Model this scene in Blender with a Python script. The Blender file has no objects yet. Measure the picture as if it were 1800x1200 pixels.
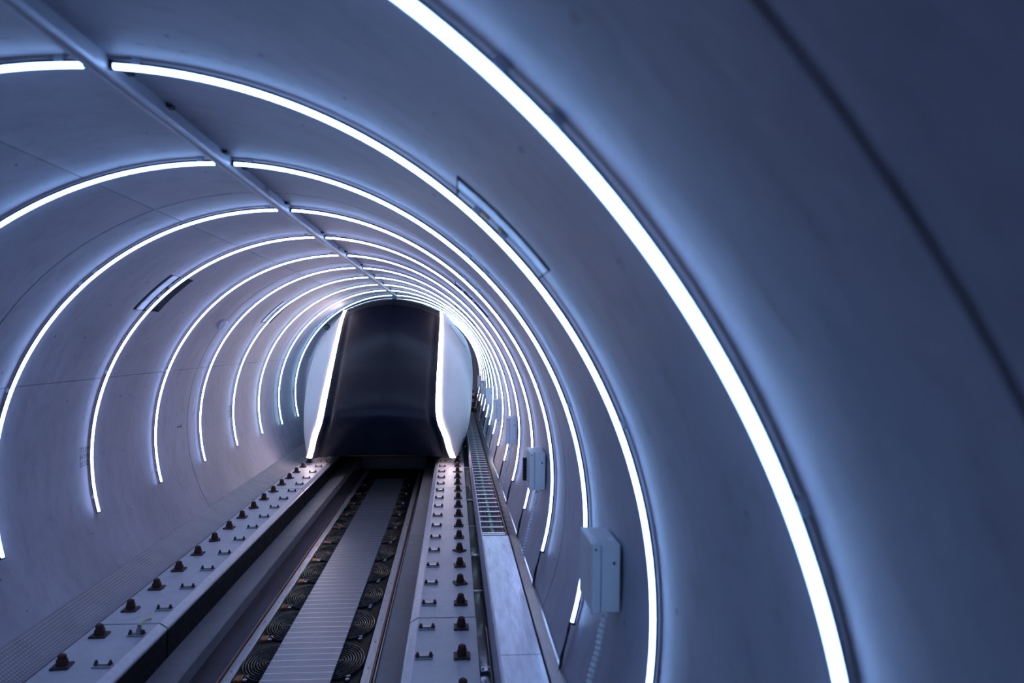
import bpy, math, random
import numpy as np
from mathutils import Vector, Matrix, Euler

random.seed(7)
sc = bpy.context.scene
COL = sc.collection

# ---------------------------------------------------------------- camera, world, exposure
AZ = 1.045                    # height of the tube axis above the slab tops (slab tops are z = 0)
RW = 1.852                    # inner radius of the concrete tube
RL = 1.820                    # radius of the light rings
SP, OFF = 1.201, 1.078        # ring spacing, distance of the first ring
NR = 15
END_Y = 19.25
cam_d = bpy.data.cameras.new('camera')
cam = bpy.data.objects.new('camera', cam_d)
COL.objects.link(cam)
cam_d.sensor_width = 36.0
cam_d.lens = 24.0
cam_d.clip_start = 0.02
cam_d.clip_end = 200
cam.location = (1.1344, 0.0, 2.0022)
YAW, PITCH, ROLL = 0.0843, 0.0014, 0.0131
# looking along +Y, turned right by YAW, up by PITCH, rolled by ROLL
Rm = (Matrix.Rotation(-YAW, 3, 'Z') @ Matrix.Rotation(PITCH, 3, 'X') @ Matrix.Rotation(-ROLL, 3, 'Y')
      @ Matrix.Rotation(math.pi / 2, 3, 'X'))
cam.rotation_euler = Rm.to_euler()
cam_d.dof.use_dof = True
cam_d.dof.focus_distance = 8.0
cam_d.dof.aperture_fstop = 1.7
sc.camera = cam

world = bpy.data.worlds.new('world')
sc.world = world
world.use_nodes = True
bg = world.node_tree.nodes['Background']
bg.inputs['Color'].default_value = (0.10, 0.16, 0.42, 1)
bg.inputs['Strength'].default_value = 0.02

sc.view_settings.view_transform = 'Standard'
sc.view_settings.look = 'None'
sc.view_settings.gamma = 1.0
sc.view_settings.use_curve_mapping = False
sc.view_settings.exposure = 0.0
try:
    sc.cycles.max_bounces = 5
    sc.cycles.diffuse_bounces = 4
    sc.cycles.glossy_bounces = 3
    sc.cycles.transparent_max_bounces = 4
    sc.cycles.caustics_reflective = False
    sc.cycles.caustics_refractive = False
    sc.cycles.use_adaptive_sampling = True
    sc.cycles.adaptive_threshold = 0.1
    sc.cycles.adaptive_min_samples = 16
    sc.cycles.use_denoising = True
except Exception:
    pass

# the lamps of the tube are not all of one tint: blue near the mouth, lilac in the middle, teal by the pod
LED_TINT = [(0.31, 0.535, 1.0)] * 3 + [(0.37, 0.55, 1.0)] + [(0.44, 0.565, 1.0)] * 3 + [(0.43, 0.61, 1.0)] + [(0.40, 0.64, 0.94)] * 3 + [(0.52, 0.66, 1.0)] * 4
LED_STR = [13.0, 14.0, 14.5] + [15.0, 16.0] + [17.0] * 6 + [9.0] * 4
POD_LED_COL = (1.0, 0.80, 0.84)
POD_LED_STR = 19.0

# ---------------------------------------------------------------- materials
def new_mat(name):
    m = bpy.data.materials.new(name)
    m.use_nodes = True
    nt = m.node_tree
    return m, nt, nt.nodes['Principled BSDF']

def mixc(nt, fac, a, b):
    n = nt.nodes.new('ShaderNodeMix'); n.data_type = 'RGBA'
    for key, v in ((0, fac), (6, a), (7, b)):
        if isinstance(v, tuple):
            n.inputs[key].default_value = (*v, 1) if len(v) == 3 else v
        elif isinstance(v, float):
            n.inputs[key].default_value = v
        else:
            nt.links.new(v, n.inputs[key])
    return n.outputs[2]

def coords(nt, scale=(1, 1, 1)):
    t = nt.nodes.new('ShaderNodeTexCoord'); mp = nt.nodes.new('ShaderNodeMapping')
    mp.inputs['Scale'].default_value = scale
    nt.links.new(t.outputs['Object'], mp.inputs['Vector'])
    return mp.outputs['Vector']

def noise(nt, vec, scale, detail=4.0, rough=0.55):
    n = nt.nodes.new('ShaderNodeTexNoise')
    n.inputs['Scale'].default_value = scale
    n.inputs['Detail'].default_value = detail
    n.inputs['Roughness'].default_value = rough
    nt.links.new(vec, n.inputs['Vector'])
    return n.outputs['Fac']

def ramp(nt, v, lo, hi, a=0.0, b=1.0):
    n = nt.nodes.new('ShaderNodeMapRange')
    n.inputs[1].default_value = lo; n.inputs[2].default_value = hi
    n.inputs[3].default_value = a; n.inputs[4].default_value = b
    nt.links.new(v, n.inputs[0])
    return n.outputs[0]

def math_n(nt, op, a, b=None):
    n = nt.nodes.new('ShaderNodeMath'); n.operation = op
    for i, v in enumerate((a, b)):
        if v is None: continue
        if isinstance(v, (int, float)): n.inputs[i].default_value = v
        else: nt.links.new(v, n.inputs[i])
    return n.outputs[0]

def bump(nt, bs, h, strength, dist):
    n = nt.nodes.new('ShaderNodeBump')
    n.inputs['Strength'].default_value = strength
    n.inputs['Distance'].default_value = dist
    nt.links.new(h, n.inputs['Height'])
    nt.links.new(n.outputs['Normal'], bs.inputs['Normal'])

def concrete(name, base, dark, rough=0.62, pits=True, axis_z=None, stretch=(1, 1, 1), spec=0.35, pit_scale=3.6):
    m, nt, bs = new_mat(name)
    v = coords(nt, stretch); vo = coords(nt)
    n1 = noise(nt, v, 0.9, 3, 0.6); n2 = noise(nt, v, 7.0, 4, 0.65)
    c = mixc(nt, ramp(nt, n1, 0.3, 0.72), base, dark)
    c = mixc(nt, ramp(nt, n2, 0.48, 0.75, 0.0, 0.45), c, tuple(x * 0.72 for x in dark))
    if pits:
        vr = nt.nodes.new('ShaderNodeTexVoronoi'); vr.inputs['Scale'].default_value = pit_scale
        vr.voronoi_dimensions = '2D'
        sx = nt.nodes.new('ShaderNodeSeparateXYZ'); nt.links.new(vo, sx.inputs[0])
        arc = math_n(nt, 'MULTIPLY', math_n(nt, 'ARCTAN2', sx.outputs[0], math_n(nt, 'SUBTRACT', AZ, sx.outputs[2])), RW)
        cb = nt.nodes.new('ShaderNodeCombineXYZ'); nt.links.new(arc, cb.inputs[0]); nt.links.new(sx.outputs[1], cb.inputs[1])
        wob = nt.nodes.new('ShaderNodeVectorMath'); wob.operation = 'ADD'
        nw = nt.nodes.new('ShaderNodeTexNoise'); nw.inputs['Scale'].default_value = 30.0; nw.inputs['Detail'].default_value = 1.0
        nt.links.new(vo, nw.inputs['Vector'])
        sc_ = nt.nodes.new('ShaderNodeVectorMath'); sc_.operation = 'SCALE'; sc_.inputs['Scale'].default_value = 0.02
        nt.links.new(nw.outputs['Color'], sc_.inputs[0])
        nt.links.new(cb.outputs[0], wob.inputs[0]); nt.links.new(sc_.outputs[0], wob.inputs[1])
        nt.links.new(wob.outputs[0], vr.inputs['Vector'])
        sep = nt.nodes.new('ShaderNodeSeparateColor'); nt.links.new(vr.outputs['Color'], sep.inputs[0])
        rad = ramp(nt, sep.outputs[0], 0.40, 1.0, 0.0, 0.040)
        pit = math_n(nt, 'LESS_THAN', vr.outputs['Distance'], rad)
        c = mixc(nt, math_n(nt, 'MULTIPLY', pit, 0.75), c, tuple(x * 0.25 for x in dark))
    nt.links.new(c, bs.inputs['Base Color'])
    bs.inputs['Roughness'].default_value = rough
    bs.inputs['Specular IOR Level'].default_value = spec
    bump(nt, bs, n2, 0.25, 0.01)
    return m

def plain(name, col, rough=0.5, metal=0.0, var=0.25, nscale=18.0, stretch=(1, 1, 1), bstr=0.08, coat=0.0, spec=0.5):
    m, nt, bs = new_mat(name)
    n = noise(nt, coords(nt, stretch), nscale, 3, 0.6)
    c = mixc(nt, ramp(nt, n, 0.3, 0.75), col, tuple(x * (1 - var) for x in col))
    nt.links.new(c, bs.inputs['Base Color'])
    r = ramp(nt, n, 0.25, 0.75, max(0.02, rough * 0.8), min(1.0, rough * 1.2))
    nt.links.new(r, bs.inputs['Roughness'])
    bs.inputs['Metallic'].default_value = metal
    bs.inputs['Specular IOR Level'].default_value = spec
    if coat:
        bs.inputs['Coat Weight'].default_value = coat
        bs.inputs['Coat Roughness'].default_value = 0.12
    if bstr:
        bump(nt, bs, n, bstr, 0.01)
    return m

def emit(name, col, strength):
    m = bpy.data.materials.new(name); m.use_nodes = True
    nt = m.node_tree; nt.nodes.clear()
    o = nt.nodes.new('ShaderNodeOutputMaterial'); e = nt.nodes.new('ShaderNodeEmission')
    e.inputs['Color'].default_value = (*col, 1); e.inputs['Strength'].default_value = strength
    nt.links.new(e.outputs[0], o.inputs['Surface'])
    return m

M = {}
M['tube'] = concrete('tube_concrete', (0.44, 0.435, 0.52), (0.32, 0.315, 0.385), rough=0.55, stretch=(1, 1.6, 0.8))
M['shell'] = concrete('shell_concrete', (0.12, 0.12, 0.14), (0.08, 0.08, 0.10), pits=False)
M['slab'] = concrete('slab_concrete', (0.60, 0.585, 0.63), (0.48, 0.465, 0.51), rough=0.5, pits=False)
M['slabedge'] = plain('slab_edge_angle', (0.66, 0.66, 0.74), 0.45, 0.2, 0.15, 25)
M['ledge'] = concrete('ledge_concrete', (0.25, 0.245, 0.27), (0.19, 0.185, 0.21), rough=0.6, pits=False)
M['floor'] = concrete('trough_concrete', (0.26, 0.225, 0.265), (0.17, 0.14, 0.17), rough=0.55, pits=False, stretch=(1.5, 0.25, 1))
M['blackside'] = plain('black_coated_steel', (0.007, 0.008, 0.012), 0.6, 0.0, 0.3, spec=0.15)
M['crown'] = plain('matt_anodised_aluminium', (0.42, 0.43, 0.50), 0.5, 0.4, 0.15, 30, (6, 0.3, 6))
M['alu'] = plain('aluminium', (0.60, 0.62, 0.68), 0.24, 1.0, 0.15, 30, (6, 0.3, 6))
M['cover'] = plain('worn_aluminium_sheet', (0.47, 0.50, 0.58), 0.33, 0.85, 0.28, 9, (4.0, 0.5, 4.0), 0.05)
M['railw'] = plain('galvanised_rail', (0.60, 0.60, 0.66), 0.42, 0.55, 0.2, 14, (3, 0.4, 3))
M['steel'] = plain('zinc_steel', (0.46, 0.45, 0.48), 0.38, 0.8, 0.3, 40)
M['rust'] = plain('rusty_nut', (0.085, 0.034, 0.030), 0.72, 0.25, 0.5, 60, bstr=0.3)
M['rustplate'] = plain('dark_weathered_plate', (0.075, 0.060, 0.062), 0.62, 0.4, 0.5, 40, bstr=0.25)
M['channel'] = plain('dark_aluminium_channel', (0.10, 0.10, 0.13), 0.45, 0.6, 0.2)
M['clip'] = plain('clear_plastic_clip', (0.88, 0.90, 0.95), 0.4, 0.0, 0.1)
M['black'] = plain('black_plastic', (0.010, 0.010, 0.014), 0.45, 0.0, 0.2)
M['cablek'] = plain('black_cable', (0.014, 0.014, 0.018), 0.5, 0.0, 0.2)
M['box'] = plain('grey_enclosure_plastic', (0.70, 0.73, 0.77), 0.5, 0.0, 0.08, 6, bstr=0.02)
M['hose'] = plain('white_ribbed_hose', (0.85, 0.87, 0.90), 0.5, 0.0, 0.1)
M['resin'] = plain('black_glossy_resin', (0.006, 0.007, 0.011), 0.5, 0.0, 0.4, 9, bstr=0.25, spec=0.10)
M['winding'] = plain('black_winding', (0.008, 0.009, 0.014), 0.26, 0.0, 0.4, 20, bstr=0.2, spec=0.45)
M['copper'] = plain('copper_terminal', (0.42, 0.20, 0.12), 0.42, 0.8, 0.45, 50)
M['lam'] = plain('laminated_steel', (0.27, 0.30, 0.39), 0.38, 0.75, 0.38, 26, (0.25, 16, 1), 0.22)
M['lamgap'] = plain('bright_spacer', (0.80, 0.82, 0.90), 0.32, 0.6, 0.1)
M['podrim'] = plain('pod_rim_gloss', (0.01, 0.012, 0.02), 0.16, 0.0, 0.1, 5, bstr=0.0, coat=0.8)
M['podblack'] = plain('pod_black_satin', (0.002, 0.006, 0.020), 0.34, 0.0, 0.15, 5, bstr=0.0, spec=0.32)
M['podwhite'] = plain('pod_white_paint', (0.86, 0.88, 0.91), 0.5, 0.0, 0.03, 3, bstr=0.0)
for _k, _c in enumerate(LED_TINT): M['led%d' % _k] = emit('ring_light_diffuser', _c, LED_STR[_k])
M['podled'] = emit('pod_light_strip', POD_LED_COL, POD_LED_STR)
M['pocket'] = concrete('pocket_shaded_concrete', (0.085, 0.085, 0.105), (0.04, 0.04, 0.05), rough=0.8, pits=False)  # shade of the recess gaps is put into this dark colour
M['plate'] = plain('pocket_plate', (0.55, 0.58, 0.66), 0.5, 0.1, 0.2)
M['ink'] = plain('stencil_ink', (0.07, 0.075, 0.11), 0.7, 0.0, 0.4, 60)
M['endwall'] = plain('end_wall_paint', (0.55, 0.55, 0.62), 0.5, 0.0, 0.1, 4)
M['conered'] = plain('cone_red', (0.55, 0.045, 0.04), 0.5)
M['white'] = plain('white_plastic', (0.88, 0.89, 0.92), 0.45, 0.0, 0.08)
M['green'] = plain('green_cable', (0.02, 0.22, 0.07), 0.5)
M['yellowgreen'] = plain('yellow_green_wire', (0.42, 0.42, 0.08), 0.5)

# perforated sheet: bright punched dimples in a regular grid
def perforated():
    m, nt, bs = new_mat('perforated_sheet')
    v = coords(nt); sep = nt.nodes.new('ShaderNodeSeparateXYZ'); nt.links.new(v, sep.inputs[0])
    P = 0.024
    ax = math_n(nt, 'SUBTRACT', math_n(nt, 'FRACT', math_n(nt, 'DIVIDE', sep.outputs[0], P)), 0.5)
    row = math_n(nt, 'FLOOR', math_n(nt, 'DIVIDE', sep.outputs[0], P))
    sh = math_n(nt, 'MULTIPLY', row, 0.5)
    ay = math_n(nt, 'SUBTRACT', math_n(nt, 'FRACT', math_n(nt, 'ADD', math_n(nt, 'DIVIDE', sep.outputs[1], P), sh)), 0.5)
    d = math_n(nt, 'SQRT', math_n(nt, 'ADD', math_n(nt, 'MULTIPLY', ax, ax), math_n(nt, 'MULTIPLY', ay, ay)))
    hole = ramp(nt, d, 0.20, 0.28, 1.0, 0.0)
    n = noise(nt, v, 6, 4)
    base = mixc(nt, ramp(nt, n, 0.3, 0.7), (0.24, 0.215, 0.25), (0.17, 0.15, 0.175))
    nt.links.new(mixc(nt, hole, base, (0.46, 0.44, 0.50)), bs.inputs['Base Color'])
    bs.inputs['Roughness'].default_value = 0.5
    bump(nt, bs, hole, 0.5, 0.004)
    return m
M['perf'] = perforated()

def clear():
    m, nt, bs = new_mat('clear_cover')
    out = nt.nodes['Material Output']
    tr = nt.nodes.new('ShaderNodeBsdfTransparent'); gl = nt.nodes.new('ShaderNodeBsdfGlossy')
    fr_ior = 1.10
    tr.inputs[0].default_value = (0.88, 0.90, 0.95, 1); gl.inputs['Roughness'].default_value = 0.08
    mx = nt.nodes.new('ShaderNodeMixShader'); fr = nt.nodes.new('ShaderNodeFresnel'); fr.inputs['IOR'].default_value = fr_ior
    nt.links.new(fr.outputs[0], mx.inputs[0]); nt.links.new(tr.outputs[0], mx.inputs[1]); nt.links.new(gl.outputs[0], mx.inputs[2])
    nt.links.new(mx.outputs[0], out.inputs['Surface'])
    return m
M['clear'] = clear()

# ---------------------------------------------------------------- mesh helpers
class MB:
    def __init__(s): s.v = []; s.f = []
    def add(s, vs, fs):
        o = len(s.v); s.v += [tuple(map(float, p)) for p in vs]; s.f += [tuple(i + o for i in f) for f in fs]
        return s
    def box(s, x0, x1, y0, y1, z0, z1):
        return s.add([(x0,y0,z0),(x1,y0,z0),(x1,y1,z0),(x0,y1,z0),(x0,y0,z1),(x1,y0,z1),(x1,y1,z1),(x0,y1,z1)],
                     [(0,3,2,1),(4,5,6,7),(0,1,5,4),(1,2,6,5),(2,3,7,6),(3,0,4,7)])
    def bbox(s, x0, x1, y0, y1, z0, z1, b):
        """box with all edges chamfered"""
        vs = []; 
        for sx in (0, 1):
            for sy in (0, 1):
                for sz in (0, 1):
                    X = (x0, x1)[sx]; Y = (y0, y1)[sy]; Z = (z0, z1)[sz]
                    dx = b if sx == 0 else -b; dy = b if sy == 0 else -b; dz = b if sz == 0 else -b
                    vs += [(X, Y + dy, Z + dz), (X + dx, Y, Z + dz), (X + dx, Y + dy, Z)]
        I = lambda a, c, d, k: (a * 4 + c * 2 + d) * 3 + k
        fs = [(I(0,0,0,0),I(0,0,1,0),I(0,1,1,0),I(0,1,0,0)), (I(1,0,0,0),I(1,1,0,0),I(1,1,1,0),I(1,0,1,0)),
              (I(0,0,0,1),I(1,0,0,1),I(1,0,1,1),I(0,0,1,1)), (I(0,1,0,1),I(0,1,1,1),I(1,1,1,1),I(1,1,0,1)),
              (I(0,0,0,2),I(0,1,0,2),I(1,1,0,2),I(1,0,0,2)), (I(0,0,1,2),I(1,0,1,2),I(1,1,1,2),I(0,1,1,2))]
        for a in (0, 1):
            for c in (0, 1):
                fs.append((I(a,c,0,0),I(a,c,1,0),I(a,c,1,1),I(a,c,0,1)))
                fs.append((I(a,0,c,0),I(a,1,c,0),I(a,1,c,2),I(a,0,c,2)))
                fs.append((I(0,a,c,1),I(1,a,c,1),I(1,a,c,2),I(0,a,c,2)))
                for d in (0, 1): fs.append((I(a,c,d,0),I(a,c,d,1),I(a,c,d,2)))
        return s.add(vs, fs)
    def prism(s, prof, y0, y1):
        """closed (x, z) profile extruded along y"""
        n = len(prof)
        vs = [(x, y0, z) for x, z in prof] + [(x, y1, z) for x, z in prof]
        fs = [(i, (i + 1) % n, n + (i + 1) % n, n + i) for i in range(n)]
        return s.add(vs, fs + [tuple(range(n - 1, -1, -1)), tuple(range(n, 2 * n))])
    def cyl(s, c, r0, r1, z0, z1, n=12, rot=0.0):
        vs = [(c[0] + r * math.cos(rot + 2*math.pi*i/n), c[1] + r * math.sin(rot + 2*math.pi*i/n), z)
              for r, z in ((r0, z0), (r1, z1)) for i in range(n)]
        fs = [(i, (i+1) % n, n + (i+1) % n, n + i) for i in range(n)]
        return s.add(vs, fs + [tuple(range(n-1, -1, -1)), tuple(range(n, 2*n))])
    def tube(s, path, rad, n=8):
        P = [Vector(p) for p in path]; up = None; vs = []
        for i, p in enumerate(P):
            t = (P[min(i+1, len(P)-1)] - P[max(i-1, 0)]).normalized()
            if up is None:
                up = Vector((0, 0, 1)) if abs(t.z) < 0.9 else Vector((1, 0, 0))
            a = (up - t * up.dot(t)).normalized(); b = t.cross(a); up = a
            r = rad[i] if isinstance(rad, (list, tuple)) else rad
            vs += [tuple(p + a * r * math.cos(2*math.pi*k/n) + b * r * math.sin(2*math.pi*k/n)) for k in range(n)]
        fs = [(i*n+k, i*n+(k+1) % n, (i+1)*n+(k+1) % n, (i+1)*n+k) for i in range(len(P)-1) for k in range(n)]
        L = (len(P)-1)*n
        return s.add(vs, fs + [tuple(range(n-1, -1, -1)), tuple(range(L, L+n))])
    def grid(s, rows):
        n = len(rows[0]); vs = [p for r in rows for p in r]
        return s.add(vs, [(i*n+k, i*n+k+1, (i+1)*n+k+1, (i+1)*n+k) for i in range(len(rows)-1) for k in range(n-1)])
    def ringsec(s, sec, a0, a1, y, n, caps=True):
        """closed section [(axial, radius)] swept along an arc of the tube, angles in degrees"""
        m = len(sec); vs = []
        for i in range(n + 1):
            a = math.radians(a0 + (a1 - a0) * i / n); ca, sa = math.cos(a), math.sin(a)
            vs += [(r * ca, y + ax, AZ + r * sa) for ax, r in sec]
        fs = [(i*m+k, i*m+(k+1) % m, (i+1)*m+(k+1) % m, (i+1)*m+k) for i in range(n) for k in range(m)]
        if caps: fs += [tuple(range(m-1, -1, -1)), tuple(range(n*m, n*m+m))]
        return s.add(vs, fs)
    def mesh(s, name, smooth=False):
        me = bpy.data.meshes.new(name); me.from_pydata(s.v, [], s.f); me.update()
        if smooth:
            me.polygons.foreach_set('use_smooth', [True] * len(me.polygons))
            if smooth != 'all':
                try: me.set_sharp_from_angle(angle=math.radians(40))
                except Exception: pass
        return me

def tag(o, label=None, cat=None, group=None, kind=None):
    if label: o['label'] = label
    if cat: o['category'] = cat
    if group: o['group'] = group
    if kind: o['kind'] = kind
    return o

def obj(name, mb, mat, parent=None, smooth=False, loc=(0, 0, 0)):
    """mesh built in world coordinates (or around loc); parented objects keep their place"""
    me = mb if isinstance(mb, bpy.types.Mesh) else mb.mesh(name, smooth)
    if mat is not None and not me.materials:
        me.materials.append(M[mat] if isinstance(mat, str) else mat)
    o = bpy.data.objects.new(name, me); COL.objects.link(o)
    o.location = loc
    if parent is not None:
        o.parent = parent
        o.location = Vector(loc) - base_of(parent)
    return o

def base_of(o):
    p = Vector(o.location)
    while o.parent is not None:
        o = o.parent; p += Vector(o.location)
    return p

def thing(name, loc, label, cat, group=None, kind=None):
    o = bpy.data.objects.new(name, None); COL.objects.link(o)
    o.location = loc; o.empty_display_size = 0.1
    return tag(o, label, cat, group, kind)

ORD = ['first', 'second', 'third', 'fourth', 'fifth', 'sixth', 'seventh', 'eighth', 'ninth', 'tenth', 'eleventh',
       'twelfth', 'thirteenth', 'fourteenth', 'fifteenth', 'sixteenth']

def wall_x(z, r=RW):
    return math.sqrt(max(0.0, r * r - (z - AZ) ** 2))

def cyl_pt(a, y, r=RW):
    a = math.radians(a); return (r * math.cos(a), y, AZ + r * math.sin(a))

def spline(xs, ys):
    xs = np.array(xs, float); ys = np.array(ys, float)
    d = np.gradient(ys, xs)
    def f(x):
        x = min(max(x, xs[0]), xs[-1]); i = min(int(np.searchsorted(xs, x, 'right')) - 1, len(xs) - 2)
        h = xs[i+1] - xs[i]; t = (x - xs[i]) / h
        return float((2*t**3 - 3*t*t + 1) * ys[i] + (t**3 - 2*t*t + t) * h * d[i]
                     + (-2*t**3 + 3*t*t) * ys[i+1] + (t**3 - t*t) * h * d[i+1])
    return f

# ---------------------------------------------------------------- the tube
Y0 = -0.6
shell = MB().ringsec([(0, RW + 0.085), (0, RW + 0.22), (END_Y - Y0, RW + 0.22), (END_Y - Y0, RW + 0.085)], 0, 360, Y0, 120, caps=False)
tunnel = tag(obj('wall_tunnel', shell, 'shell', None, True), 'round concrete tube that forms the tunnel wall', 'tunnel', kind='structure')

JOINTS = [Y0] + [OFF + SP * k for k in (-0.45, 2.66, 5.74, 8.78, 11.8)] + [END_Y]
SEAMS = [(-62.0, 111.2), (111.2, 160.4), (160.4, 242.0)]
PK_A = (39.6, 52.2)                          # pocket angles on the right wall; mirrored on the left
PK_Y = (-0.205, 0.28)
pocket_rings = [1, 4, 7, 10, 13]

def panel(a0, a1, y0, y1, holes):
    ang = sorted(set([a0, a1] + [a0 + (a1 - a0) * i / max(2, int((a1 - a0) / 2)) for i in range(max(2, int((a1 - a0) / 2)) + 1)]
                     + [h[k] for h in holes for k in (0, 1)]))
    ys = sorted(set([y0, y1] + [y0 + (y1 - y0) * i / 10 for i in range(11)] + [h[k] for h in holes for k in (2, 3)]))
    mb = MB(); vs = [cyl_pt(a, y) for a in ang for y in ys]; n = len(ys); fs = []
    for i in range(len(ang) - 1):
        for k in range(n - 1):
            am = (ang[i] + ang[i+1]) / 2; ym = (ys[k] + ys[k+1]) / 2
            if any(h[0] < am < h[1] and h[2] < ym < h[3] for h in holes): continue
            fs.append((i*n+k, i*n+k+1, (i+1)*n+k+1, (i+1)*n+k))
    mb.add(vs, fs)
    for y in (y0, y1):
        mb.grid([[cyl_pt(a, y, r) for a in ang] for r in (RW, RW + 0.07)])
    for a in (a0, a1):
        mb.grid([[cyl_pt(a, y, r) for y in ys] for r in (RW, RW + 0.07)])
    return mb

for i in range(len(JOINTS) - 1):
    y0, y1 = JOINTS[i] + 0.006, JOINTS[i+1] - 0.006
    for a0, a1 in SEAMS:
        g = 0.07
        holes = []
        for k in pocket_rings:
            yk = OFF + SP * k
            if y0 < yk < y1:
                for pa in (PK_A, (180 - PK_A[1], 180 - PK_A[0])):
                    if a0 < pa[0] and pa[1] < a1:
                        holes.append((pa[0], pa[1], yk + PK_Y[0], yk + PK_Y[1]))
        o = obj('panel', panel(a0 + g, a1 - g, y0, y1, holes), 'tube', tunnel, True)

# anchor pockets let into the concrete behind every third ring
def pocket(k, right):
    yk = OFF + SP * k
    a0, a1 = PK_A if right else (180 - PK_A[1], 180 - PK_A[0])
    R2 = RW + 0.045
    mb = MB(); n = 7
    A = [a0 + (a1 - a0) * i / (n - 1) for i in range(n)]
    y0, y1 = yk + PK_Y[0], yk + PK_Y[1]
    mb.grid([[cyl_pt(a, y, RW + 0.012) for a in A] for y in (y0, yk + 0.06)])  # shallow front floor, reads as a shaded gap through its dark colour
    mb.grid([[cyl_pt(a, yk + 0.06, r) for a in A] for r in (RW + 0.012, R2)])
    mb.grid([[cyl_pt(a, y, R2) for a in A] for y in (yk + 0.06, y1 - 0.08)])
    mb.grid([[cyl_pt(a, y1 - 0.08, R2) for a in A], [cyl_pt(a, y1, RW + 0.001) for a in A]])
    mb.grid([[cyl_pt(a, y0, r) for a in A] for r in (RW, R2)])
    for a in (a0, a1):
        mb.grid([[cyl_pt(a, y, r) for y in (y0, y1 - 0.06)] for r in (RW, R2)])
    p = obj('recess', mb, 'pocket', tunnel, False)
    for q0, q1, d in ((-0.140, -0.030, 0.001), (0.045, 0.110, 0.003)):
        s = [(q0, RW + d), (q0, RW + d + 0.010), (q1, RW + d + 0.010), (q1, RW + d)]
        obj('recess_plate', MB().ringsec(s, a0 + 0.15, a1 - 0.15, yk, 6), 'plate', p)
    m = (a0 + a1) / 2 + (1.2 if right else 0.3)
    for d in (-1.3, 1.3):
        s = [(-0.028, RW - 0.002), (-0.028, RW + 0.011), (0.042, RW + 0.011), (0.042, RW - 0.002)]
        obj('recess_block', MB().ringsec(s, m + d - 0.6, m + d + 0.6, yk, 2), 'black', p)
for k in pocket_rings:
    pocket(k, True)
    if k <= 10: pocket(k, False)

# dashed score marks on the concrete in front of the pocket rings
for k in (1, 4, 7):
    mb = MB(); a = 58.0
    yk = OFF + SP * k - 0.135
    while a < 172:
        if not (126 < a < 144) and abs(a - 90) > 4:
            l = 0.9
            mb.grid([[cyl_pt(a + l * j / 2, y, RW - 0.0012) for j in range(3)] for y in (yk, yk + 0.004)])
        a += 2.0
    tag(obj('score_mark', mb, 'ink', tunnel), kind='stuff')

# stencilled lettering on the left wall
def stencil(k):
    rows = ('TUM', 'HYPER', 'LOOP')
    y_start = OFF + SP * k - 0.125
    for i, txt in enumerate(rows):
        cu = bpy.data.curves.new('lettering', 'FONT'); cu.body = txt; cu.size = 0.068; cu.resolution_u = 2
        cu.space_character = 1.02
        tmp = bpy.data.objects.new('lettering_tmp', cu); COL.objects.link(tmp)
        bpy.context.view_layer.update()
        me = bpy.data.meshes.new_from_object(tmp.evaluated_get(bpy.context.evaluated_depsgraph_get()))
        bpy.data.objects.remove(tmp)
        for v in me.vertices:
            ztarget = 1.062 - 0.056 * i + v.co.y
            a = 180 - math.degrees(math.asin((ztarget - AZ) / RW))
            v.co = Vector(cyl_pt(a, y_start + v.co.x * 0.95, RW - 0.0018))
        me.name = 'lettering'
        me.materials.clear(); me.materials.append(M['ink'])
        obj('lettering', me, None, tunnel)
for k in (4, 7, 10): stencil(k)

# end wall with a door
R3 = RW + 0.2
ew = MB(); n = 64
ew.add([(0, END_Y, AZ)] + [(R3 * math.cos(2*math.pi*i/n), END_Y, AZ + R3 * math.sin(2*math.pi*i/n)) for i in range(n)],
       [(0, 1 + i, 1 + (i + 1) % n) for i in range(n)])
wall_end = tag(obj('wall_end', ew, 'endwall'), 'pale flat wall closing the far end of the tube', 'wall', kind='structure')
for x in (1.18, 1.36, 1.5):
    obj('wall_rib', MB().box(x - 0.012, x + 0.012, END_Y - 0.03, END_Y, 0.35, 1.95), 'endwall', wall_end)

# ---------------------------------------------------------------- trough, slabs, guide beams
FZ = -0.55
fx = wall_x(FZ, RW + 0.03)
fl = MB()
fl.prism([(-0.86, FZ), (0.86, FZ), (0.86, FZ - 0.2), (-0.86, FZ - 0.2)], Y0, END_Y)
for sx in (-1, 1):
    pr = [(0.80, FZ), (0.80, -0.30), (0.86, -0.26), (1.27, -0.26), (1.06, FZ)]
    fl.prism([(sx * x, z) for x, z in pr], Y0, END_Y)
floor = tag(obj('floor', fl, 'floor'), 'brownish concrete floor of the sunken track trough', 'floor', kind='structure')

BS, B0 = 0.4408, 4.353
SJ = [B0 + BS * 1.42 + 10 * BS * i for i in range(-1, 4)]
ANG = {}
def anchor_meshes():
    p = MB().bbox(-0.052, 0.052, -0.048, 0.048, 0.0, 0.014, 0.003).mesh('anchor_plate')
    p.materials.append(M['rustplate'])
    n = MB().cyl((0, 0), 0.034, 0.034, 0.014, 0.046, 6).mesh('nut'); n.materials.append(M['rust'])
    s = MB().cyl((0, 0), 0.026, 0.025, 0.046, 0.070, 12).cyl((0, 0), 0.025, 0.016, 0.070, 0.078, 12).mesh('stud', True); s.materials.append(M['rust'])
    c = MB().bbox(-0.056, 0.056, -0.032, 0.032, 0.0, 0.009, 0.002).box(-0.03, 0.03, -0.012, 0.012, 0.009, 0.018).mesh('clip_plate'); c.materials.append(M['steel'])
    b = MB().cyl((0, 0), 0.015, 0.015, 0.009, 0.020, 6).cyl((0, 0), 0.009, 0.008, 0.020, 0.036, 8).mesh('clip_bolt'); b.materials.append(M['rustplate'])
    return p, n, s, c, b
ME_P, ME_N, ME_S, ME_C, ME_B = anchor_meshes()

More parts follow.
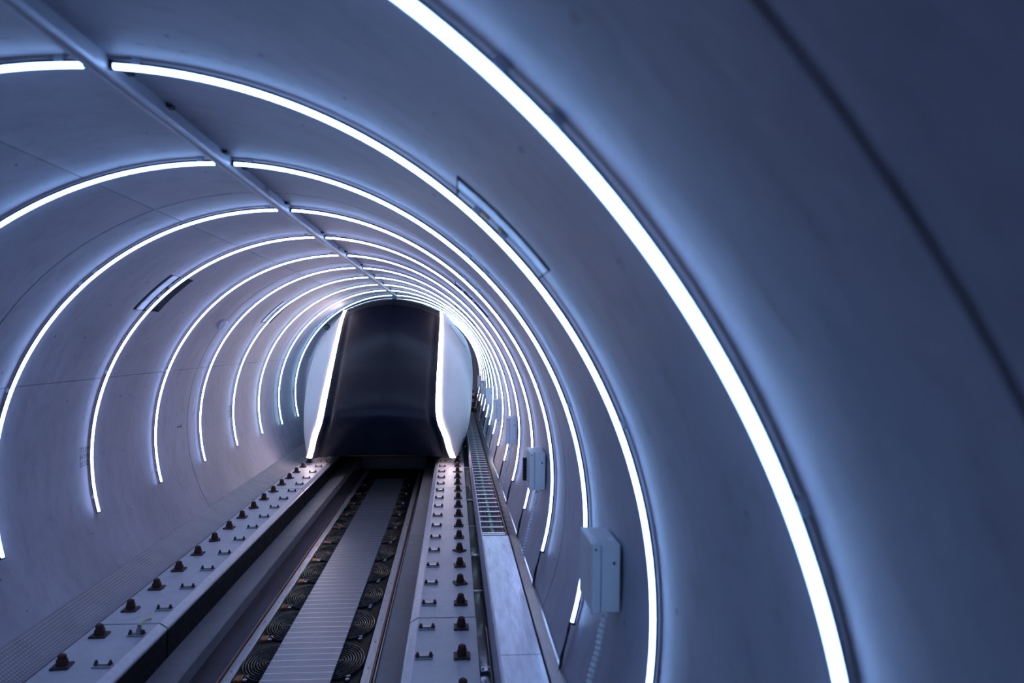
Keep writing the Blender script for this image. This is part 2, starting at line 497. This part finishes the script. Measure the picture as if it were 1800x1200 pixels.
def inst(name, me, loc, parent, rz=0.0):
    o = bpy.data.objects.new(name, me); COL.objects.link(o)
    o.parent = parent; o.location = Vector(loc) - base_of(parent); o.rotation_euler = (0, 0, rz)
    return o

nb = 0
for side, sx in (('left', -1), ('right', 1)):
    for i in range(len(SJ) - 1):
        y0, y1 = SJ[i] + 0.009, SJ[i+1] - 0.009
        where = ('nearest the camera', 'in front of the pod', 'running under the pod nose', 'behind the pod')[i]
        sl = thing('track_slab', (sx * 1.08, (y0 + y1) / 2, -0.25),
                   'pale concrete track slab on the %s, %s' % (side, where), 'track slab', 'concrete track slabs')
        # top slab with chamfered inner edge
        prof = [(0.90, 0.0), (1.315, 0.0), (1.315, -0.25), (0.855, -0.25), (0.855, -0.028)]
        obj('slab_body', MB().prism([(sx * x, z) for x, z in prof], y0, y1), 'slab', sl)
        obj('edge_strip', MB().prism([(sx * x, z) for x, z in [(0.855, -0.030), (0.843, -0.032), (0.843, -0.048), (0.855, -0.048)]], y0, y1), 'railw', sl)
        obj('edge_angle', MB().prism([(sx * x, z) for x, z in [(0.8985, 0.0015), (0.905, 0.0015), (0.905, -0.002), (0.855, -0.0275), (0.852, -0.0275)]], y0, y1), 'slabedge', sl)
        obj('side_plate', MB().prism([(sx * x, z) for x, z in [(0.855, -0.05), (0.846, -0.05), (0.846, -0.25), (0.855, -0.25)]], y0, y1), 'blackside', sl)
        if i == 3: continue
        j = 0
        rr = random.Random(11 if sx > 0 else 5)
        for b in range(-2, 24):
            y = B0 + BS * b
            if not (y0 < y < y1) or y < 3.7 or y > 12.9: continue
            rr.seed(b * 13 + (3 if sx > 0 else 8))
            rz = rr.uniform(-0.08, 0.08) if rr.random() < 0.62 else rr.uniform(0.3, 0.8) * rr.choice((-1, 1))
            p = inst('anchor_plate', ME_P, (sx * 1.209, y, 0.0), sl, rz)
            for nm, me in (('nut', ME_N), ('stud', ME_S)):
                q = bpy.data.objects.new(nm, me); COL.objects.link(q); q.parent = p
                q.location = (0, 0, 0); q.rotation_euler = (0, 0, rr.uniform(0, 1))
            c = inst('clip_plate', ME_C, (sx * 0.970, y, 0.0), sl, rr.uniform(-0.03, 0.03))
            for dx in (-0.042, 0.042):
                q = bpy.data.objects.new('clip_bolt', ME_B); COL.objects.link(q); q.parent = c; q.location = (dx, 0, 0)

# earthing wire looping over the left slab joint
tag(obj('earthing_wire', MB().tube([(-0.985, SJ[1] + 0.07, 0.008), (-0.99, SJ[1] - 0.01, 0.03), (-0.965, SJ[1] - 0.10, 0.055), (-0.95, SJ[1] - 0.17, 0.05), (-0.955, SJ[1] - 0.19, 0.03)], 0.006, 6), 'yellowgreen', None, True),
    'short yellow-green wire looped across the left slab joint', 'wire')
tag(obj('earthing_stud', MB().cyl((-0.955, SJ[1] - 0.19), 0.02, 0.018, 0.009, 0.05, 8).cyl((-0.955, SJ[1] - 0.19), 0.010, 0.010, 0.05, 0.075, 8), 'steel', None),
    'small steel stud holding the yellow-green wire on the left slab', 'stud')

# guide beams (the ledge below each slab)
for side, sx in (('left', -1), ('right', 1)):
    for i, (y0, y1) in enumerate(((Y0, 7.95), (7.96, END_Y))):
        pr = [(0.845, -0.245), (0.650, -0.245), (0.644, -0.252), (0.644, -0.350), (0.655, -0.356), (0.845, -0.356)]
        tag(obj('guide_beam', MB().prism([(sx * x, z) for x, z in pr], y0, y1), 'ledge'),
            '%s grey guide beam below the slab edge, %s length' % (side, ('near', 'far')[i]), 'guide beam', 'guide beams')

# perforated strip along the foot of the left wall
pf = MB(); ys = np.linspace(Y0, END_Y, 12)
def perf_prof(t):
    z = 0.004 + 0.10 * t * t; x = -(1.317 + (wall_x(z) - 0.004 - 1.317) * t); return x, z
pf.grid([[(perf_prof(t)[0], y, perf_prof(t)[1]) for t in np.linspace(0, 1, 7)] for y in ys])
pf.grid([[(perf_prof(t)[0], y, perf_prof(t)[1] - 0.006) for t in np.linspace(0, 1, 7)] for y in ys])
tag(obj('perforated_strip', pf, 'perf', None, True), 'perforated grey metal strip at the foot of the left wall', 'metal strip')

# ---------------------------------------------------------------- stator in the trough
st_y0, st_y1 = 3.9, 16.0
stator = thing('linear_stator', (0, 8, FZ), 'dark linear motor stator with laminated top running along the trough', 'stator')
obj('resin_base', MB().prism([(-0.468, FZ), (-0.468, -0.532), (-0.462, -0.526), (0.462, -0.526), (0.468, -0.532), (0.468, FZ)], st_y0, st_y1), 'resin', stator)
pitch = 0.1045
lam = MB().bbox(-0.258, 0.258, -0.0500, 0.0500, -0.530, -0.509, 0.0015).mesh('lamination'); lam.materials.append(M['lam'])
gap = MB().box(-0.258, 0.258, -0.0022, 0.0022, -0.530, -0.5085).mesh('spacer'); gap.materials.append(M['lamgap'])
y = st_y0 + 0.06
while y < 12.6:
    inst('lamination', lam, (0, y, 0), stator)
    inst('spacer', gap, (0, y + pitch / 2, 0), stator)
    y += pitch
# end windings: nested half loops bulging out from under the laminations
def winding():
    mb = MB()
    for q in range(9):
        ax = 0.197 - 0.020 * q; ay = 0.290 - 0.030 * q
        path = [(ax * math.cos(t) * (1 - 0.06 * math.sin(t)), ay * math.sin(t), 0.004 + 0.010 * (1 - q / 9) * math.cos(t)) for t in np.linspace(-math.pi/2, math.pi/2, 15)]
        mb.tube(path, 0.0075, 6)
    mb.cyl((0.01, 0), 0.022, 0.018, -0.01, 0.010, 10)
    return mb.mesh('end_winding', 'all')
WM = winding(); WM.materials.append(M['winding'])
term = MB().box(-0.028, 0.028, -0.05, 0.05, 0.0, 0.008)
for q in range(5): term.box(-0.026 + q * 0.0115, -0.020 + q * 0.0115, -0.045, 0.045, 0.008, 0.020)
TM = term.mesh('terminal'); TM.materials.append(M['copper'])
con = MB().bbox(-0.016, 0.016, -0.012, 0.012, 0, 0.018, 0.003).mesh('connector'); con.materials.append(M['steel'])
k = -2
while True:
    yc = 5.46 + 0.69 * k; k += 1
    if yc < st_y0 + 0.3: continue
    if yc > 12.7: break
    inst('end_winding', WM, (0.262, yc, -0.522), stator)
    inst('end_winding', WM, (-0.262, yc, -0.522), stator, math.pi)
    inst('terminal', TM, (-0.425, yc - 0.25, -0.526), stator)
    for dy in (-0.024, 0.024):
        inst('connector', con, (-0.375, yc - 0.25 + dy, -0.526), stator)
        inst('connector', con, (0.375, yc - 0.28 + dy, -0.526), stator, 0.4)

for side, sx in (('left', -1), ('right', 1)):
    r = thing('edge_rail', (sx * 0.52, 8, FZ), 'light grey metal rail along the %s edge of the stator' % side, 'rail', 'rails beside the stator')
    obj('rail_bar', MB().prism([(sx * x, z) for x, z in [(0.474, FZ), (0.474, -0.518), (0.478, -0.514), (0.541, -0.514), (0.545, -0.518), (0.545, FZ)]], st_y0 - 1.5, st_y1), 'railw', r)
    obj('rail_lip', MB().prism([(sx * x, z) for x, z in [(0.550, FZ), (0.550, -0.506), (0.557, -0.506), (0.557, FZ)]], st_y0 - 1.5, st_y1), 'copper', r)
    obj('rail_lip', MB().prism([(sx * x, z) for x, z in [(0.568, FZ), (0.568, -0.520), (0.576, -0.520), (0.576, FZ)]], st_y0 - 1.5, st_y1), 'railw', r)
    scr = MB().cyl((0, 0), 0.007, 0.006, -0.514, -0.509, 8).mesh('rail_screw'); scr.materials.append(M['steel'])
    yy = 4.4
    while yy < 12:
        inst('rail_screw', scr, (sx * 0.51, yy, 0), r); yy += 0.46

# ---------------------------------------------------------------- light rings
SEC_D = [(-0.0085, 1.828), (-0.0085, 1.819), (-0.005, 1.814), (0.005, 1.814), (0.0085, 1.819), (0.0085, 1.828)]
SEC_C = [(-0.0095, 1.8285), (-0.0095, 1.838), (0.0095, 1.838), (0.0095, 1.8285)]
def arc_light(k, right):
    yk = OFF + SP * k
    a0, a1 = (88.75, -15.2) if right else (91.65, 195.2)
    b = cyl_pt(a1, yk, RL)
    t = thing('arc_light', b, '%s half of the %s light ring from the camera' % ('right' if right else 'left', ORD[k]),
              'light', 'curved light tubes round the tunnel wall')
    n = (80, 72, 64, 56)[k] if k < 4 else (44 if k < 8 else 32)
    obj('diffuser', MB().ringsec(SEC_D, a0, a1, yk, n), 'led%d' % k, t, True)
    obj('channel', MB().ringsec(SEC_C, a0, a1, yk, n), 'channel', t, True)
    s = [(-0.011, 1.830), (-0.011, RW), (0.011, RW), (0.011, 1.830)]
    if k < 8:
        sg = -1 if right else 1
        rr = random.Random(k * 2 + right)
        for d in (2.2, 39.5, 43.3, 68 + rr.uniform(-2, 2), 99.5):
            a = a0 + sg * d
            obj('bracket', MB().ringsec(s, a - 0.42, a + 0.42, yk, 2), 'clip', t)
    for a, d in ((a0, 0.35 if right else -0.35), (a1, -0.35 if right else 0.35)):
        s2 = [(-0.009, 1.814), (-0.009, 1.84), (0.009, 1.84), (0.009, 1.814)]
        obj('end_cap', MB().ringsec(s2, a, a + d, yk, 1), 'black', t)
    if right:      # feed cable from the lower end into the tray
        for q in range(2):
            rr = random.Random(k * 7 + q)
            pth = []
            for s_ in np.linspace(0, 1, 9):
                z = b[2] - 0.004 - s_ * (b[2] - 0.315)
                dy = -0.02 * s_ + (0.018 * math.sin(s_ * (5 + 3 * q) + k) * (1 if q else -0.8)) * (s_ * (1 - s_) * 4) ** 0.6
                off = 0.012 + 0.03 * (1 - s_) ** 2 + 0.010 * math.sin(s_ * math.pi) * (1 + q * 0.6)
                pth.append((min(wall_x(z) - off, 1.758), yk + dy, z))
            obj('feed_cable', MB().tube(pth, 0.0055, 6), 'cablek', t, True)
    return t
for k in range(NR):
    arc_light(k, True)
    if k <= 12: arc_light(k, False)

# ---------------------------------------------------------------- crown rail
cr = thing('crown_rail', (0, 5, AZ + 1.80), 'long aluminium rail along the top of the tube', 'rail')
joints = [Y0, 1.72, 4.2, 6.7, 9.2, 11.7, END_Y]
for i in range(len(joints) - 1):
    y0, y1 = joints[i] + 0.002, joints[i+1] - 0.002
    zb = AZ + 1.797
    pr = [(-0.026, zb + 0.012), (-0.022, zb), (-0.008, zb), (-0.006, zb + 0.005), (0.006, zb + 0.005), (0.008, zb), (0.022, zb), (0.026, zb + 0.012), (0.026, zb + 0.066), (-0.026, zb + 0.066)]
    obj('rail_length', MB().prism(pr, y0, y1), 'crown', cr)
for k in range(0, 11):
    for d in ((0.09, 0.37) if k == 1 else (-0.1, 0.14)):
        yb = OFF + SP * (k + d)
        obj('hanger', MB().box(0.027, 0.048, yb - 0.018, yb + 0.018, AZ + 1.838, AZ + 1.868).box(0.03, 0.040, yb - 0.03, yb + 0.03, AZ + 1.845, AZ + 1.860), 'black', cr)
for yb in (1.62, 4.1, 6.6):
    obj('rail_screw', MB().box(0.026, 0.044, yb - 0.008, yb + 0.008, AZ + 1.825, AZ + 1.842), 'crown', cr)

# ---------------------------------------------------------------- cable tray on the right
tr_y0, tr_y1 = 1.2, 17.6
tray = thing('cable_tray', (1.55, 8, 0.2), 'shiny metal cable tray along the right wall full of coloured cables', 'cable tray')
obj('tray_bottom', MB().prism([(1.402, 0.140), (1.640, 0.140), (1.640, 0.145), (1.402, 0.145)], tr_y0, tr_y1), 'alu', tray)
obj('tray_side', MB().prism([(1.396, 0.02), (1.402, 0.02), (1.402, 0.275), (1.410, 0.275), (1.410, 0.281), (1.396, 0.281)], tr_y0, tr_y1), 'crown', tray)
obj('tray_side', MB().prism([(1.624, 0.14), (1.630, 0.14), (1.658, 0.222), (1.698, 0.334), (1.704, 0.334), (1.704, 0.340), (1.692, 0.340), (1.651, 0.222)], tr_y0, tr_y1), 'alu', tray)
CV = 6.22
rung = MB().prism([(1.404, 0.226), (1.630, 0.226), (1.630, 0.235), (1.404, 0.235)], -0.014, 0.014).mesh('rung'); rung.materials.append(M['lamgap'])
y = CV + 0.11
while y < tr_y1 - 0.1:
    inst('rung', rung, (0, y, 0), tray); y += 0.2
inst('rung', rung, (0, CV + 0.06, 0), tray)
# loose cover sheets lying on the near part of the tray
for i, (y0, y1) in enumerate(((1.3, 3.84), (3.845, CV))):
    t = tag(obj('tray_cover', MB().prism([(1.404, 0.229), (1.648, 0.229), (1.648, 0.238), (1.404, 0.238)], y0, y1).prism([(1.404, 0.21), (1.407, 0.21), (1.407, 0.229), (1.404, 0.229)], y0, y1), 'cover'),
            ('flat worn aluminium cover sheet on the tray at the bottom edge of the picture', 'flat worn aluminium cover sheet ending where the coloured cables begin')[i], 'cover', 'tray cover sheets')
# cables
cabs = [('blue', (0.05, 0.10, 0.55)), ('dark blue', (0.01, 0.015, 0.06)), ('pink', (0.60, 0.16, 0.28)), ('black', (0.006, 0.006, 0.008)),
        ('black', (0.006, 0.006, 0.008)), ('dark green', (0.01, 0.06, 0.02)), ('black', (0.006, 0.006, 0.008)), ('dark green', (0.012, 0.09, 0.03)),
        ('pale green', (0.36, 0.60, 0.40)), ('white', (0.70, 0.75, 0.72)), ('green', (0.05, 0.26, 0.09)), ('black', (0.006, 0.006, 0.008)),
        ('black', (0.006, 0.006, 0.008)), ('dark red', (0.16, 0.01, 0.03)), ('black', (0.006, 0.006, 0.008)), ('red', (0.42, 0.03, 0.08)), ('dark red', (0.12, 0.01, 0.02)),
        ('pink', (0.55, 0.14, 0.24)), ('black', (0.006, 0.006, 0.008))]
CW = 0.222 / len(cabs)
cm = {}
for i, (nm, c) in enumerate(cabs):
    if nm not in cm: cm[nm] = plain('cable_' + nm.replace(' ', '_'), c, 0.45, 0.0, 0.2)
    rr = random.Random(i)
    ph = rr.uniform(0, 6)
    path = [(1.411 + CW * (i + 0.5) + 0.0018 * math.sin(y * 1.7 + ph), y, 0.216 + 0.003 * math.sin(y * 1.1 + ph * 2)) for y in np.arange(CV - 0.5, tr_y1, 0.35)]
    left = 'counted %s from the left edge of the open tray' % (ORD + ['seventeenth', 'eighteenth', 'nineteenth'])[i]
    tag(obj('cable', MB().tube(path, CW * 0.47, 6), cm[nm], None, 'all'), '%s cable in the tray, %s' % (nm, left), 'cable', 'cables in the open tray')
# black corrugated hose on the right of the cables
yy = CV - 0.4; path = []; rad = []
while yy < 14:
    path.append((1.641, yy, 0.229)); rad.append(0.011); path.append((1.641, yy + 0.03, 0.229)); rad.append(0.008); yy += 0.06
tag(obj('corrugated_hose', MB().tube(path, rad, 6), 'cablek'), 'black corrugated hose along the right side of the open tray', 'hose')

# wire mesh channel between slab and tray, with clear cover and clamps
mc = thing('mesh_channel', (1.36, 8, -0.1), 'narrow wire mesh channel between the right slab and the cable tray', 'channel')
obj('channel_wall', MB().box(1.3165, 1.3185, tr_y0, tr_y1, -0.24, -0.012), 'blackside', mc)
obj('channel_bottom', MB().prism([(1.318, -0.24), (1.396, -0.24), (1.396, -0.245), (1.318, -0.245)], tr_y0, tr_y1), 'blackside', mc)
wm = MB()
for x in np.linspace(1.330, 1.388, 5): wm.box(x - 0.0014, x + 0.0014, 3.2, 13.0, -0.031, -0.028)
y = 3.2
while y < 11:
    wm.box(1.328, 1.390, y - 0.003, y + 0.003, -0.036, -0.031); y += 0.04
tag(obj('wire_mesh', wm, 'steel', mc), kind='stuff')
blue = plain('blue_cable_sheath', (0.03, 0.06, 0.20), 0.5)
tag(obj('cable_bundle', MB().tube([(1.345, y, -0.13) for y in (3, 8, 13)], 0.018, 8).tube([(1.378, y, -0.12) for y in (3, 8, 13)], 0.022, 8), blue, mc), None)
for i, yb in enumerate((4.17, 6.42, 8.66, 10.9, 13.1)):
    c = obj('clamp', MB().bbox(1.322, 1.396, yb - 0.022, yb + 0.022, -0.03, 0.006, 0.003), 'alu', mc)
    for x in (1.335, 1.372): obj('clamp_bolt', MB().cyl((x, yb), 0.008, 0.008, 0.006, 0.018, 6), 'steel', c)
for i, (y0, y1) in enumerate(((3.0, 4.12), (4.22, 5.55), (5.56, 7.5), (7.51, 9.6))):
    obj('clear_cover', MB().box(1.320, 1.392, y0, y1, -0.012, -0.009), 'clear', mc)
tag(obj('rubber_cable', MB().tube([(1.383, 3.0, 0.01), (1.383, 4.2, 0.012), (1.385, 4.7, 0.01), (1.386, 4.85, -0.02)], 0.008, 8), 'cablek', None, True),
    'single black cable lying in the mesh channel near the camera', 'cable')

# ---------------------------------------------------------------- enclosures on the right wall
BX_Y, BX_S, NBX = 2.80, 2.36, 7
for i in range(NBX):
    y0 = BX_Y + BX_S * i; y1 = y0 + 0.275
    x0, x1, z0, z1 = 1.717, 1.844, 0.878, 1.167
    t = thing('junction_box', ((x0 + x1) / 2, (y0 + y1) / 2, z0), 'pale grey electrical box on the right wall, %s from the camera' % ORD[i], 'electrical box', 'electrical boxes on the right wall')
    obj('body', MB().bbox(x0 + 0.040, x1 - 0.006, y0 + 0.004, y1 - 0.004, z0 + 0.003, z1 - 0.003, 0.004), 'box', t)
    obj('lid', MB().bbox(x0, x0 + 0.038, y0, y1, z0, z1, 0.004), 'box', t)
    k = obj('knockout', MB().cyl((0, 0), 0.021, 0.020, 0, 0.003, 20).mesh('knockout', True), 'box', t)
    k.rotation_euler = (math.pi / 2, 0, 0)
    k.location = Vector((x0 + 0.094, y0 + 0.0045, z1 - 0.080)) - base_of(t)
    h = obj('knockout_hole', MB().cyl((0, 0), 0.0065, 0.0065, 0, 0.005, 10).mesh('hole'), 'black', t)
    h.rotation_euler = (math.pi / 2, 0, 0); h.location = Vector((x0 + 0.094, y0 + 0.0045, z1 - 0.080)) - base_of(t)
    s = obj('lid_screw', MB().cyl((0, 0), 0.005, 0.005, 0, 0.003, 8).mesh('lid_screw'), 'black', t)
    s.rotation_euler = (math.pi / 2, 0, 0); s.location = Vector((x0 + 0.016, y0 - 0.0005, z1 - 0.022)) - base_of(t)
    if i == 0:
        obj('top_label', MB().box(x1 - 0.04, x1 - 0.02, y0 + 0.06, y0 + 0.11, z1 - 0.003, z1 - 0.0015), 'white', t)
    for zz in (z0 + 0.06, z1 - 0.06):
        obj('standoff', MB().box(x1 - 0.006, wall_x(zz) + 0.004, y0 + 0.05, y0 + 0.09, zz - 0.02, zz + 0.02), 'channel', t)
    if i == 1:
        for q in range(7):
            obj('cable_gland', MB().cyl((0, 0), 0.017, 0.012, 0, 0.03, 8).mesh('cable_gland'), 'black', t)
            g = t.children[-1] if False else COL.objects[-1]
            g.rotation_euler = (0, -math.pi / 2, 0)
            g.location = Vector((x0 + 0.001, y1 - 0.05, z0 + 0.045 + 0.026 * q)) - base_of(t)
    # ribbed hose dropping to the tray
    path = []; rad = []
    nseg = 44 if i < 3 else 18
    for q in range(nseg + 1):
        s_ = q / nseg
        z = z0 - s_ * (z0 - 0.36)
        xx = min(1.790, wall_x(z) - 0.03) - 0.035 * math.sin(math.pi * s_) - 0.01 * s_
        path.append((xx, y0 + 0.05 - 0.0 * s_, z)); rad.append(0.0150 if q % 2 == 0 else 0.0095)
    tag(obj('ribbed_hose', MB().tube(path, rad, 10), 'hose', None, False), 'white ribbed hose hanging below the %s electrical box from the camera' % ORD[i], 'hose', 'ribbed hoses under the boxes')

# ---------------------------------------------------------------- small fittings on the left wall
def on_wall(a, y, name, mb, mat, **kw):
    """mesh built with +z pointing from the wall to the tube axis"""
    o = obj(name, mb, mat, None, True)
    ar = math.radians(a)
    zax = Vector((-math.cos(ar), 0, -math.sin(ar))); yax = Vector((0, 1, 0)); xax = yax.cross(zax)
    o.matrix_world = Matrix.Translation(Vector(cyl_pt(a, y))) @ Matrix((xax, yax, zax)).transposed().to_4x4()
    return o
d = on_wall(142.8, 7.93, 'ceiling_sensor', MB().cyl((0, 0), 0.062, 0.062, 0.0, 0.028, 24).cyl((0, 0), 0.058, 0.040, 0.028, 0.046, 24), 'white')
tag(d, 'round white sensor disc on the left wall between two light rings', 'sensor')
cmra = thing('security_camera', cyl_pt(137.1, 13.3), 'small black camera on the left wall beside the pod top', 'camera')
c0 = Vector(cyl_pt(137.1, 13.3, RW - 0.09))
obj('camera_arm', MB().tube([cyl_pt(137.1, 13.3), tuple(c0)], 0.02, 8), 'black', cmra)
obj('camera_head', MB().tube([tuple(c0 + Vector((0, -0.07, -0.01))), tuple(c0 + Vector((0, -0.03, 0))), tuple(c0 + Vector((0, 0.06, 0)))], [0.05, 0.06, 0.045], 12), 'black', cmra, True)
mk = MB().box(-0.006, 0.006, -0.05, 0.05, 0, 0.004).box(-0.02, 0.02, 0.05, 0.058, 0, 0.004)
tag(on_wall(180.3, 7.74, 'wall_clip', mk, 'channel'), 'thin dark metal clip on the left wall', 'clip')

# ---------------------------------------------------------------- the pod
fz = [0.13, 0.21, 0.51, 0.70, 0.86, 1.05, 1.23, 1.62, 2.08, 2.45, 2.56]
fH = spline(fz, [1.095, 1.062, 0.974, 0.900, 0.866, 0.856, 0.854, 0.860, 0.867, 0.870, 0.862])
fY = spline(fz, [11.06, 11.00, 10.88, 10.80, 10.79, 10.93, 11.12, 11.58, 12.15, 12.66, 12.84])
wz = [0.13, 0.25, 0.46, 0.80, 1.12, 1.50, 1.84, 2.10, 2.33, 2.56]
fW = spline(wz, [1.250, 1.310, 1.390, 1.450, 1.475, 1.480, 1.430, 1.325, 1.140, 0.945])
fB = spline([0.13, 0.46, 1.1, 1.7, 2.13, 2.56], [11.75, 12.05, 12.5, 12.95, 13.3, 13.6])
def ledw(z): return 0.085 - 0.035 * min(1, max(0, (z - 1.0) / 1.5))
ZR = list(np.linspace(0.13, 2.56, 46))
pod = thing('passenger_pod', (0, 13.5, 0.0), 'large pod with black glossy nose, white sides and two glowing light strips', 'pod')
CREST = 0.215
def front(z, s):
    h = fH(z); t = min(1, max(0, (z - 1.55) / (2.56 - 1.55))); c = t * t * (3 - 2 * t) * CREST
    e = abs(s)
    bul = 0.20 * (1 - min(1, e / 0.87) ** 2.2)
    if z < 0.9: bul *= max(0.25, z / 0.9)
    rim = -0.022 * math.exp(-((e - 0.885) / 0.035) ** 2)
    low = 0.05 * (1 - e ** 2) * max(0, (0.3 - z) / 0.17)
    return (s * h, fY(z) - bul * (1 - 0.6 * t) - rim, z + c * (1 - e ** 2) + low)
SS = [math.sin(math.pi / 2 * q) for q in np.linspace(-1, 1, 45)]
rows = [[front(z, s) for s in SS] for z in ZR]
top = rows[-1]
for d, dz in ((0.10, 0.018), (0.22, 0.027), (0.45, 0.030), (2.0, 0.03), (4.2, 0.02), (4.6, -0.12)):
    rows.append([(p[0] * (1 + 0.07 * min(1, d / 0.8)), max(p[1], 12.80) + d, p[2] + dz) for p in top])
obj('front_shell', MB().grid(rows[:44]), 'podblack', pod, 'all')
obj('roof_rim', MB().grid(rows[43:49]), 'podrim', pod, 'all')
obj('roof_shell', MB().grid(rows[48:]), 'podblack', pod, 'all')
def side_pt(sx, z, u):
    xa = fH(z) + ledw(z) ; ya = fY(z) + 0.03
    W = max(fW(z), xa + 0.01); B = fB(z)
    if u <= 1:
        th = u * math.pi / 2
        x = xa + (W - xa) * (0.65 * math.sin(th) + 0.35 * u); y = ya + (B - ya) * (0.65 * (1 - math.cos(th)) + 0.35 * u)
    else:
        x = W - (0.0 if u < 2.6 else 0.12); y = B + (u - 1) * 2.0
    return (sx * x, y, z)
US = list(np.linspace(0, 1, 17)) + [1.25, 1.6, 2.0, 2.5, 2.8]
for side, sx in (('left', -1), ('right', 1)):
    sp = obj('side_panel', MB().grid([[side_pt(sx, z, u) for u in US] for z in ZR]), 'podwhite', pod, 'all')
    # light strip between nose and side
    g = []
    for z in ZR:
        h = fH(z); w = ledw(z); y = fY(z)
        g.append([(sx * (h - 0.004), y + 0.012, z), (sx * h, y - 0.012, z), (sx * (h + w * 0.5), y - 0.016, z), (sx * (h + w), y + 0.012, z), (sx * (h + w), y + 0.04, z)])
    ls = obj('light_strip', MB().grid(g), 'podled', pod, 'all')
    # hatch seam on the shoulder
    path = []
    for u, z in ((0.30, 2.30), (0.38, 2.12), (0.42, 2.06)): pass
    pts = [(0.42, 2.32), (0.40, 2.26), (0.46, 2.20), (0.55, 2.08), (0.63, 1.98), (0.70, 1.92), (0.78, 1.93)]
    out = []
    for u, z in pts:
        p = side_pt(sx, z, u); out.append((p[0] + sx * 0.002, p[1] - 0.002, p[2]))
    obj('hatch_seam', MB().tube(out, 0.0035, 5), 'channel', sp)
    # lower valance closing the side above the slab
    obj('valance', MB().grid([[side_pt(sx, 0.13, u) for u in US], [(side_pt(sx, 0.13, u)[0] * 0.93, side_pt(sx, 0.13, u)[1] + 0.03, 0.085) for u in US]]), 'blackside', pod)
# maker's mark low on the right side
rs = [o for o in pod.children if o.name.startswith('side_panel')][-1]
for (u0, u1, z0, z1) in ((0.62, 0.72, 0.345, 0.375), (0.76, 0.84, 0.345, 0.375), (0.66, 0.70, 0.25, 0.335), (0.74, 0.78, 0.25, 0.335)):
    g = [[(lambda p: (p[0] + 0.003, p[1] - 0.003, p[2]))(side_pt(1, z, u)) for u in (u0, (u0 + u1) / 2, u1)] for z in (z0, z1)]
    obj('maker_mark', MB().grid(g), 'channel', rs)
ub = MB().grid([[(s * 1.10, 11.2 if abs(s) > .5 else 11.05, 0.16) for s in (-1, -.5, 0, .5, 1)], [(s * 1.15, 16.4, 0.16) for s in (-1, -.5, 0, .5, 1)]])
obj('underbody', ub, 'blackside', pod)
ch = obj('chassis_beam', MB().bbox(-0.635, 0.635, 13.3, 13.42, -0.46, -0.225, 0.008), 'channel', pod)
for sx in (-1, 1):
    obj('beam_block', MB().bbox(min(sx * 0.64, sx * 0.80), max(sx * 0.64, sx * 0.80), 13.22, 13.42, -0.50, -0.27, 0.01), 'channel', pod)
    obj('beam_bolt', MB().tube([(sx * 0.655, 13.21, -0.42), (sx * 0.655, 13.3, -0.42)], 0.018, 8), 'steel', ch)
    obj('chassis_skid', MB().box(min(sx * 0.60, sx * 0.72), max(sx * 0.60, sx * 0.72), 13.42, 16.2, -0.5, 0.17), 'blackside', pod)
obj('chassis_body', MB().box(-0.6, 0.6, 13.42, 16.2, -0.42, 0.17), 'blackside', pod)
for x in (-0.22, 0.16):
    obj('tow_eye', MB().tube([(x - 0.05, 12.2, 0.145), (x - 0.03, 12.2, 0.10), (x + 0.03, 12.2, 0.10), (x + 0.05, 12.2, 0.145)], 0.012, 6), 'steel', pod, True)

# ---------------------------------------------------------------- things at the far end of the tray
eb = tag(obj('equipment_case', MB().bbox(1.545, 1.685, 17.62, 17.80, 0.27, 0.36, 0.008).box(1.56, 1.62, 17.63, 17.79, -0.25, 0.27), 'white'), 'small white case at the far end of the cable tray', 'case')
cone = thing('traffic_cone', (1.640, 17.71, 0.361), 'red and white traffic cone beyond the cable tray', 'traffic cone')
obj('cone_base', MB().bbox(1.57, 1.71, 17.64, 17.78, 0.361, 0.386, 0.006), 'conered', cone)
zz = [0.386, 0.45, 0.53, 0.61, 0.69, 0.77, 0.83]
for i in range(6):
    r0, r1 = [0.062 - 0.058 * (z - 0.386) / 0.47 for z in (zz[i], zz[i+1])]
    obj('cone_band', MB().cyl((1.640, 17.71), r0, r1, zz[i], zz[i+1], 16), ('conered', 'white')[i % 2], cone, True)
path = [(1.60 + 0.07 * math.cos(t), 17.50 + 0.05 * math.sin(t), 0.30 + 0.010 * t) for t in np.linspace(0, 14, 60)]
tag(obj('green_cable', MB().tube(path, 0.012, 6), 'green', None, True), 'coiled green cable beside the traffic cone', 'cable')
path = [(1.55 + 0.09 * math.cos(t), 17.30 + 0.08 * math.sin(t), 0.245 + 0.006 * t) for t in np.linspace(0, 13, 60)]
tag(obj('black_cable', MB().tube(path, 0.02, 6), 'cablek', None, True), 'coil of black cable lying at the far end of the tray', 'cable')
path = [(1.63, 17.45, 0.34), (1.66, 17.5, 0.52), (1.70, 17.55, 0.66), (1.75, 17.6, 0.70), (1.80, 17.62, 0.60), (1.79, 17.6, 0.45)]
tag(obj('hanging_cable', MB().tube(path, 0.012, 6), 'cablek', None, True), 'dark cable arching from the far tray end to the right wall', 'cable')
